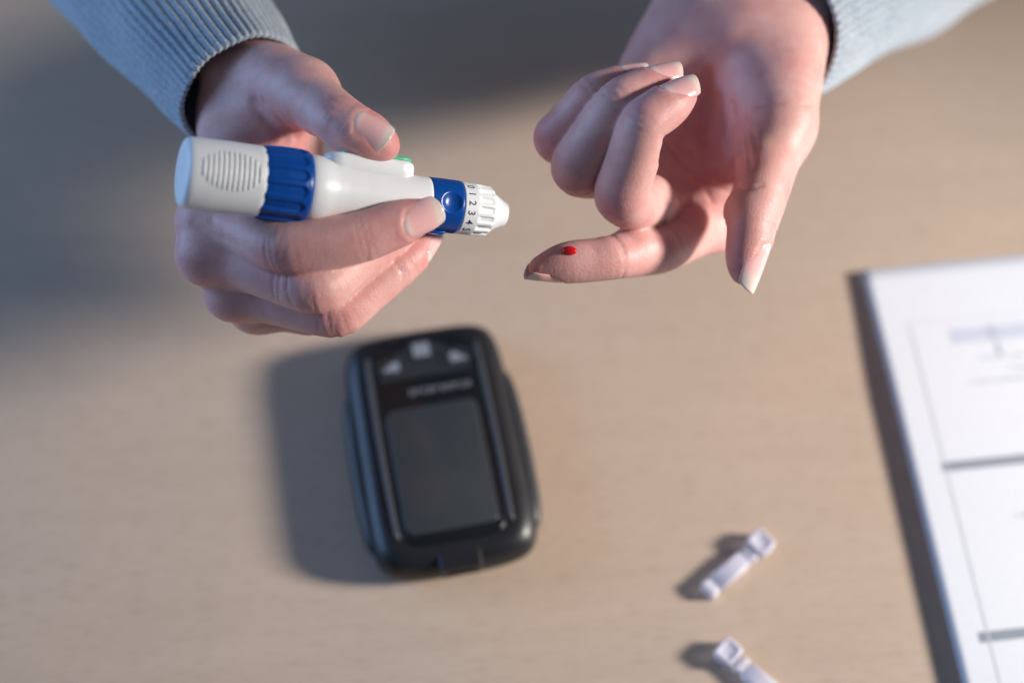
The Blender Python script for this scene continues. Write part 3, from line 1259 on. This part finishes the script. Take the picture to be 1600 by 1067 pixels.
    loft("button_inlay", [stadium(50.0, 73.9, 4.2, 12.0), stadium(50.0, 73.9, 4.2, 13.2), stadium(50.4, 73.5, 3.8, 13.6)], M_GREEN, b)
    return root


def dial_digit(c, s0, phc, parent):
    cu = bpy.data.curves.new("digit", 'FONT')
    cu.body = c
    cu.size = 3.45
    cu.offset = 0.035
    cu.align_x = 'CENTER'
    cu.resolution_u = 4
    o = bpy.data.objects.new("tmp", cu)
    col.objects.link(o)
    dg = bpy.context.evaluated_depsgraph_get()
    me = bpy.data.meshes.new_from_object(o.evaluated_get(dg))
    bpy.data.objects.remove(o)
    n = len(me.vertices)
    co = np.empty(n * 3, np.float32)
    me.vertices.foreach_get("co", co)
    co = co.reshape(-1, 3)
    h = 2.4
    s = s0 - h / 2 + co[:, 1]            # glyph up points to the tip
    ph = phc - co[:, 0] / 8.66           # glyph right runs down the barrel
    v = W(pen_pt(s, np.full(n, 8.68), ph))
    me.vertices.foreach_set("co", v.astype(np.float32).ravel())
    me.update()
    link("digit", me, M_INK, parent, False)


# ------------------------------------------------------------------ sleeves
def build_sleeve(name, cuff, away, wide, rad, ratio, parent, label, nrib=64, seed=1, bend=None, amp=0.62):
    """cuff centre (mm, posing frame), axis direction towards the elbow, direction of the wide radius, list of (distance, radius)"""
    r_ = np.random.default_rng(seed)
    away = unit(away)
    wide = unit(wide - away * (np.asarray(wide) @ away))
    other = np.cross(away, wide)
    nt = nrib * 9
    th = np.linspace(0, 2 * math.pi, nt, endpoint=False)
    dist = np.array([d for d, _ in rad])
    rr = np.array([r for _, r in rad])
    vs_in = list(np.linspace(22, 1.0, 12))
    vs_out = list(np.linspace(0.0, 3, 6)) + list(np.linspace(3.6, 75, 90)) + list(np.linspace(77, dist[-1], 60))
    rows = []
    jit = np.cumsum(r_.normal(0, 0.35, nrib))
    warp = 0.25 * np.sin(th * 3 + seed) + 0.18 * np.sin(th * 5 + 2 * seed)
    ribamp = 0.62 + 0.38 * np.sin(th * 2 + seed * 3) * np.sin(th * 5 + 1)
    for kind, vs_ in (("in", vs_in), ("lip", (0.35, 0.0, 0.0)), ("out", vs_out)):
        for i, v in enumerate(vs_):
            base = np.interp(v, dist, rr)
            rib = np.cos(nrib * th + 0.6 * warp * nrib * 0.05)
            rib = np.sign(rib) * np.abs(rib) ** 0.7
            if kind == "in":
                r = base - 1.9 + 0 * th
            elif kind == "lip":
                r = base - (1.5, 0.95, 0.4)[i] + 0.15 * rib
            else:
                fade = 1.0
                r = base + amp * ribamp * rib * (0.35 + 0.65 * sstep(v, 0, 3)) * fade
                r = r + 0.10 * np.sin(v * 3.3 + np.sign(rib) * 1.2) 
                r = r + r_.normal(0, 0.05, nt)
                # slack folds
                r = r + 1.5 * sstep(v, 8, 60) * np.sin(th * 3 + v * 0.045 + seed) + 0.9 * sstep(v, 8, 60) * np.sin(th * 5 - v * 0.09 + seed * 2) + 0.7 * np.exp(-((v - 16) / 7) ** 2) * np.sin(th * 2 + seed)
            off = V3(0, 0, 0) if bend is None else np.asarray(bend) * (v / 100.0) ** 2
            edge = 0.35 * np.sin(th * 7 + seed) + 0.25 * np.sin(nrib * th) if v < 1.0 else 0.0
            vv = (v + edge * (1 if kind != "in" else 0))
            c = cuff[None] + away[None] * (np.zeros(nt) + vv)[:, None] + off[None]
            rows.append(c + wide[None] * (np.cos(th) * r)[:, None] + other[None] * (np.sin(th) * r * ratio)[:, None])
    v = np.concatenate(rows)
    Fq = np.array(grid_faces(len(rows), nt, False, True), np.int32)
    o = np_mesh(name, W(v), Fq, M_KNIT, parent)
    bm = bmesh.new()
    bm.from_mesh(o.data)
    bmesh.ops.recalc_face_normals(bm, faces=bm.faces)
    bm.to_mesh(o.data)
    bm.free()
    o.data.shade_smooth()
    o["label"] = label
    return o


# ------------------------------------------------------------------ hands
def hand_holding_pen():
    P = lambda x, y, z: globals()['P'](x, y, z + 7)
    h = Hand()
    dors = V3(-0.55, -0.45, 0.30)
    mcp = dict(i=P(330, 345, -12), m=P(331, 396, -10), r=P(370, 456, -18), p=P(404, 478, -30))
    # palm: one long bone under each finger
    wr = [P(378, 165, -48), P(382, 175, -54), P(388, 185, -60), P(394, 190, -66)]
    for w_, q, r0 in zip(wr, (mcp['i'], mcp['m'], mcp['r'], mcp['p']), (10.5, 10.5, 9.5, 9.0)):
        h.palm.append((Chain([w_, (w_ + q) / 2, q], [12, 10, r0], dors, 1.0, 5, 1), 4.5))
    # forearm
    arm_dir = unit(V3(-0.53, 0.65, -0.54))
    w0 = P(404, 138, -54)
    h.palm.append((Chain([P(386, 185, -52), w0, w0 + arm_dir * 40, w0 + arm_dir * 90], [16.5, 16, 17, 21], V3(0.6, -0.1, 0.5), 1.14, 4, 1), 8.0))
    # thumb root and the web to the first finger
    cmc, tm = P(392, 128, -44), P(474, 144, -22)
    h.palm.append((Chain([cmc, (cmc + tm) / 2 + V3(0, 1.5, 0), tm], [14.5, 12.5, 10.5], V3(0.2, 0.6, 0.7), 1.0, 5, 1), 8.0))
    h.palm.append((Chain([P(430, 175, -36), P(385, 240, -28), P(345, 300, -20)], [9, 8, 9], V3(0.3, 0.2, 0.9), 1.1, 5, 1), 9.0))
    h.palm.append((Chain([P(455, 185, -30), P(430, 245, -28), P(385, 300, -22)], [6, 5, 7], V3(0.3, 0.2, 0.9), 1.2, 5, 1), 8.0))
    h.palm.append((Chain([P(440, 200, -52), P(450, 300, -40), P(430, 380, -38)], [14, 12, 10], V3(0.3, 0.2, 0.9), 1.0, 5, 1), 9.0))
    # knuckles
    # first finger
    finger(h, mcp['i'], P(447, 390, 9), P(570, 369, 9), P(680, 330, 6), [9.6, 9.1, 9.3, 8.2, 8.3, 7.5, 5.5], V3(-0.25, -0.65, 0.6), V3(0.12, -0.40, 0.9),
           nail=dict(len=12.0, half=5.6, free=3.0, set=-0.6, round=0.7, taper=0.16, droop=0.1), extra={3: P(525, 380, 10)})
    finger(h, mcp['m'], P(497, 458, 5), P(594, 381, -7), P(652, 352, -17), [9.3, 8.5, 8.5, 7.4, 7.3, 6.8, 5.2], V3(-0.25, -0.8, 0.45), V3(0.6, -0.5, 0.6), wr=1.0)
    finger(h, mcp['r'], P(530, 498, -6), P(632, 412, -13), P(676, 366, -20), [8.8, 7.9, 7.6, 6.7, 6.7, 6.3, 4.6], V3(-0.1, -0.8, 0.45), V3(0.7, -0.55, 0.45), wr=1.0,
           nail=dict(len=9.5, half=4.6, free=2.5, set=-1.2, round=0.6, taper=0.2))
    finger(h, mcp['p'], P(492, 496, -25), P(590, 440, -30), P(640, 400, -34), [8.2, 7.2, 7.0, 6.2, 6.2, 5.8, 4.4], V3(-0.1, -0.8, 0.45), V3(0.7, -0.55, 0.45))
    # thumb
    finger(h, tm, P(530, 188, 0), P(553, 202, 3), P(614, 231, 4), [10.5, 9.2, 8.8, 8.5, 8.4, 7.9, 6.0], V3(0.25, 0.35, 0.85), V3(0.05, 0.48, 0.87), k_palm=7, wr=0.7,
           nail=dict(len=11.0, half=5.9, free=2.8, set=-3.6, round=0.9, taper=0.12, droop=0.2, lift=0.2))
    h.flush += [(P(470, 235, -20), 16, 0.85), (mcp['m'] + V3(-6, 0, 4), 9, 0.35), (mcp['r'] + V3(-6, -2, 4), 8, 0.35), (P(420, 200, -25), 16, 0.4)]
    # knuckles
    for q, r in ((mcp['i'], 7.5), (mcp['m'], 8), (mcp['r'], 7.2), (mcp['p'], 6.5)):
        h.palm.append((Ball(q + unit(V3(-0.75, -0.25, 0.45)) * 3.4, [V3(1, 0, 0), V3(0, 1, 0), V3(0, 0, 1)], [r, r, r]), 3.0))
    # creases where the thumb folds in, and across the thumb joint
    h.line([(398, 160), (420, 190), (446, 216)], 0.9, 2.0)
    h.line([(412, 158), (436, 186), (462, 214)], 0.6, 1.4)
    h.line([(505, 158), (520, 172), (533, 177)], 0.3, 0.7)
    h.line([(512, 150), (527, 162), (545, 168)], 0.25, 0.6)
    h.line([(330, 345), (352, 372), (372, 384)], 0.35, 1.2)
    h.line([(300, 350), (330, 366), (350, 372)], 0.25, 0.9)
    return h


def hand_palm_up():
    P = lambda x, y, z: globals()['P'](x, y, z - 13)
    h = Hand()
    mcp = dict(i=P(1108, 349, -38), m=P(1046, 328, -36), r=P(1012, 266, -33), p=P(966, 208, -32))
    wr = [P(1205, 10, -52), P(1170, 0, -54), P(1130, -10, -56), P(1095, -10, -58)]
    dors = V3(0.1, -0.2, -0.95)
    for w_, q, r0, rm in zip(wr, (mcp['i'], mcp['m'], mcp['r'], mcp['p']), (9.5, 9.5, 9.2, 9.0), (9.5, 9, 10, 12)):
        mid = (w_ + q) / 2 + V3(0, 0, -2)
        h.palm.append((Chain([w_, mid, q], [14, rm, r0], dors, 1.0, 5, 1), 7.0))
    arm_dir = unit(V3(0.50, 0.42, -0.76))
    w0 = P(1165, 30, -50)
    h.palm.append((Chain([w0 + V3(-2, -6, 4), w0 + arm_dir * 20, w0 + arm_dir * 60, w0 + arm_dir * 110], [25, 24, 24, 26], V3(0.3, -0.5, -0.8), 1.25, 4, 1), 9.0))
    # ball of the thumb
    cmc, tm = P(1228, 60, -42), P(1220, 198, -20)
    h.palm.append((Chain([cmc, P(1222, 130, -28), tm], [14.6, 13.4, 10.8], V3(0.6, 0, -0.6), 1.0, 5, 1), 8.0))
    h.palm.append((Ball(P(1192, 165, -28), [V3(0.1, -1, 0.2), V3(1, 0.1, 0), V3(0, 0.2, 1)], [22, 12, 12]), 7.0))
    h.palm.append((Ball(P(1065, 90, -44), [V3(-0.45, -0.85, 0.1), V3(0.85, -0.45, 0), V3(0, 0, 1)], [30, 14, 13]), 9.0))
    # web between thumb and first finger
    h.palm.append((Chain([P(1200, 240, -32), P(1170, 292, -42), P(1130, 336, -42)], [9, 7, 8.5], dors, 1.0, 5, 1), 9.0))
    nl = dict(len=11.0, half=5.6, free=2.8, set=-0.6, round=0.9, taper=0.28, droop=0.12)
    # first finger held out, with its nail beneath
    finger(h, mcp['i'], P(1026, 387, -13), P(958, 402, 0), P(828, 422, 4), [10.2, 10.1, 9.8, 8.7, 8.0, 7.2, 4.4], V3(0.15, -0.75, -0.6), V3(-0.05, -0.93, -0.36), wr=0.9,
           nail=dict(len=10.5, half=5.0, free=3.4, set=-1.2, round=0.75, taper=0.25, droop=0.0, lift=0.3))
    # three curled fingers
    finger(h, mcp['m'], P(968, 312, 8), P(1004, 192, 22), P(1080, 135, 16), [10.78, 9.90, 9.79, 8.47, 8.14, 7.48, 5.39], V3(-0.55, -0.25, 0.6), V3(-0.40, 0.52, 0.70), wr=1.0,
           nail=dict(nl))
    finger(h, mcp['r'], P(892, 269, 4), P(966, 158, 14), P(1056, 114, 6), [10.83, 9.58, 8.78, 8.09, 7.87, 7.18, 5.24], V3(-0.6, -0.1, 0.6), V3(-0.36, 0.66, 0.6),
           nail=dict(nl, len=10.2, half=5.2, free=2.5))
    finger(h, mcp['p'], P(862, 222, -4), P(925, 146, 4), P(1006, 114, -2), [9.89, 8.51, 8.05, 7.13, 6.90, 6.32, 4.60], V3(-0.6, -0.05, 0.6), V3(-0.34, 0.74, 0.55),
           nail=dict(nl, len=8.8, half=4.6, free=2.2))
    # thumb pointing at the viewer's table edge
    finger(h, tm, P(1183, 318, -4), P(1175, 352, 0), P(1164, 440, 2), [11.66, 10.49, 10.18, 9.54, 8.90, 7.42, 4.24], V3(0.85, 0.05, -0.2), V3(0.88, 0.15, 0.42), k_palm=8, wr=0.7,
           nail=dict(len=12.0, half=5.8, free=6.0, set=-2.0, round=0.55, taper=0.34, droop=0.05))
    h.flush += [(P(1060, 330, -25), 22, 0.55), (P(1110, 250, -35), 26, 0.5), (P(1150, 210, -25), 14, 0.4), (P(960, 312, 8), 12, 0.5), (P(890, 270, 4), 11, 0.5), (P(860, 220, -4), 10, 0.5), (P(1190, 340, -2), 16, 0.35), (P(960, 400, 5), 20, 0.35)]
    h.flush += [(P(838, 420, 4), 12, -0.35)]  # less redness at the held-out tip, brightening its shaded end by colour
    # lines of the palm
    h.line([(1143, 165), (1150, 200), (1156, 240), (1152, 275)], 1.74, 1.70)
    h.line([(1128, 150), (1134, 205), (1146, 245), (1150, 285)], 0.87, 1.10)
    h.line([(1112, 115), (1106, 170), (1100, 215)], 1.16, 2.20)
    h.line([(1040, 222), (1070, 258), (1105, 285), (1140, 300)], 1.09, 0.90)
    h.line([(1030, 250), (1058, 278), (1085, 292)], 0.72, 0.80)
    h.line([(1160, 200), (1168, 230), (1172, 262)], 0.58, 0.90)
    h.line([(1176, 205), (1182, 235)], 0.43, 0.80)
    h.line([(1085, 240), (1090, 275), (1112, 315)], 0.58, 0.80)
    h.line([(1185, 165), (1230, 158), (1262, 165)], 0.36, 0.80)
    h.line([(1150, 292), (1165, 296), (1190, 290)], 0.51, 0.80)
    return h


# ------------------------------------------------------------------ assemble
build_table()
build_papers()
build_lancet(TBL(1188, 850, 0.003), TBL(1103, 925, 0.003), "clear plastic lancet lying whole in view below the hands", 1)
build_lancet(TBL(1137, 1020, 0.003), TBL(1232, 1102, 0.003), "clear plastic lancet cut off by the bottom edge of the picture", 2)
build_meter()
build_pen()

person = empty("person", tuple(TBL(760, -250, 0.0)), "person in a pale blue grey knitted jumper pricking a fingertip over the table", "person")
make_hand("hand", hand_holding_pen(), person, "hand gripping the white and blue lancing pen with the thumb on its button")
open_hand = hand_palm_up()
make_hand("hand", open_hand, person, "upturned hand with the first finger held out and three fingers curled")
build_sleeve("sleeve", P(380, 145, -38), V3(-0.53, 0.65, -0.54), V3(0.78, 0.62, 0), [(0, 23.6), (2, 24.2), (10, 25), (25, 27), (50, 30), (110, 35), (170, 38)], 0.98, person, "knitted sleeve over the hand with the pen, bluish in the shade", 58, 1)
build_sleeve("sleeve", P(1188, 40, -62), V3(0.57, 0.43, -0.70), V3(0.6, -0.8, 0), [(0, 31), (2, 31.6), (10, 32), (25, 33), (60, 36), (120, 40), (190, 44)], 0.98, person, "knitted sleeve over the upturned hand, pale in the sun", 62, 2, None, 1.1)


# blood drop on the fingertip
def blood_drop(hand):
    p = P(889, 392, 40).astype(np.float32)[None]
    d = unit(P(889, 392, -20) - P(889, 392, 40)).astype(np.float32)
    for _ in range(60):
        s_ = hand.raw(p)
        if s_[0] < 0.01:
            break
        p = p + d[None] * s_[0] * 0.8
    g, _ = hand.grad(p, hand.raw)
    n = unit(g[0])
    a = unit(V3(1, -0.12, 0) - n * (V3(1, -0.12, 0) @ n))
    b = np.cross(n, a)
    vs_, k = [], 32
    for i in range(9):
        t = i / 8 * math.pi / 2
        for j in range(k):
            f = 2 * math.pi * j / k
            w = 1 + 0.03 * math.sin(2 * f + 0.5) + 0.02 * math.cos(3 * f)
            vs_.append((p[0] + (a * math.cos(f) * 2.6 + b * math.sin(f) * 1.75) * math.cos(t) ** 0.75 * w, math.sin(t) * 1.5 - 0.08))
    base = np.array([v for v, _ in vs_], np.float32)
    drop = hand.raw(base)
    vs_ = base + n[None] * (np.array([q for _, q in vs_]) - drop)[:, None]
    faces = grid_faces(9, k, False, True)
    faces.append(tuple(range(8 * k, 9 * k)))
    o = mesh("blood_drop", W(np.array(vs_)), faces, M_BLOOD)
    bm = bmesh.new()
    bm.from_mesh(o.data)
    bmesh.ops.remove_doubles(bm, verts=bm.verts, dist=1e-6)
    bmesh.ops.recalc_face_normals(bm, faces=bm.faces)
    bm.to_mesh(o.data)
    bm.free()
    o.data.shade_smooth()
    tag(o, "small shiny red drop of blood on the held-out fingertip", "blood drop")


blood_drop(open_hand)
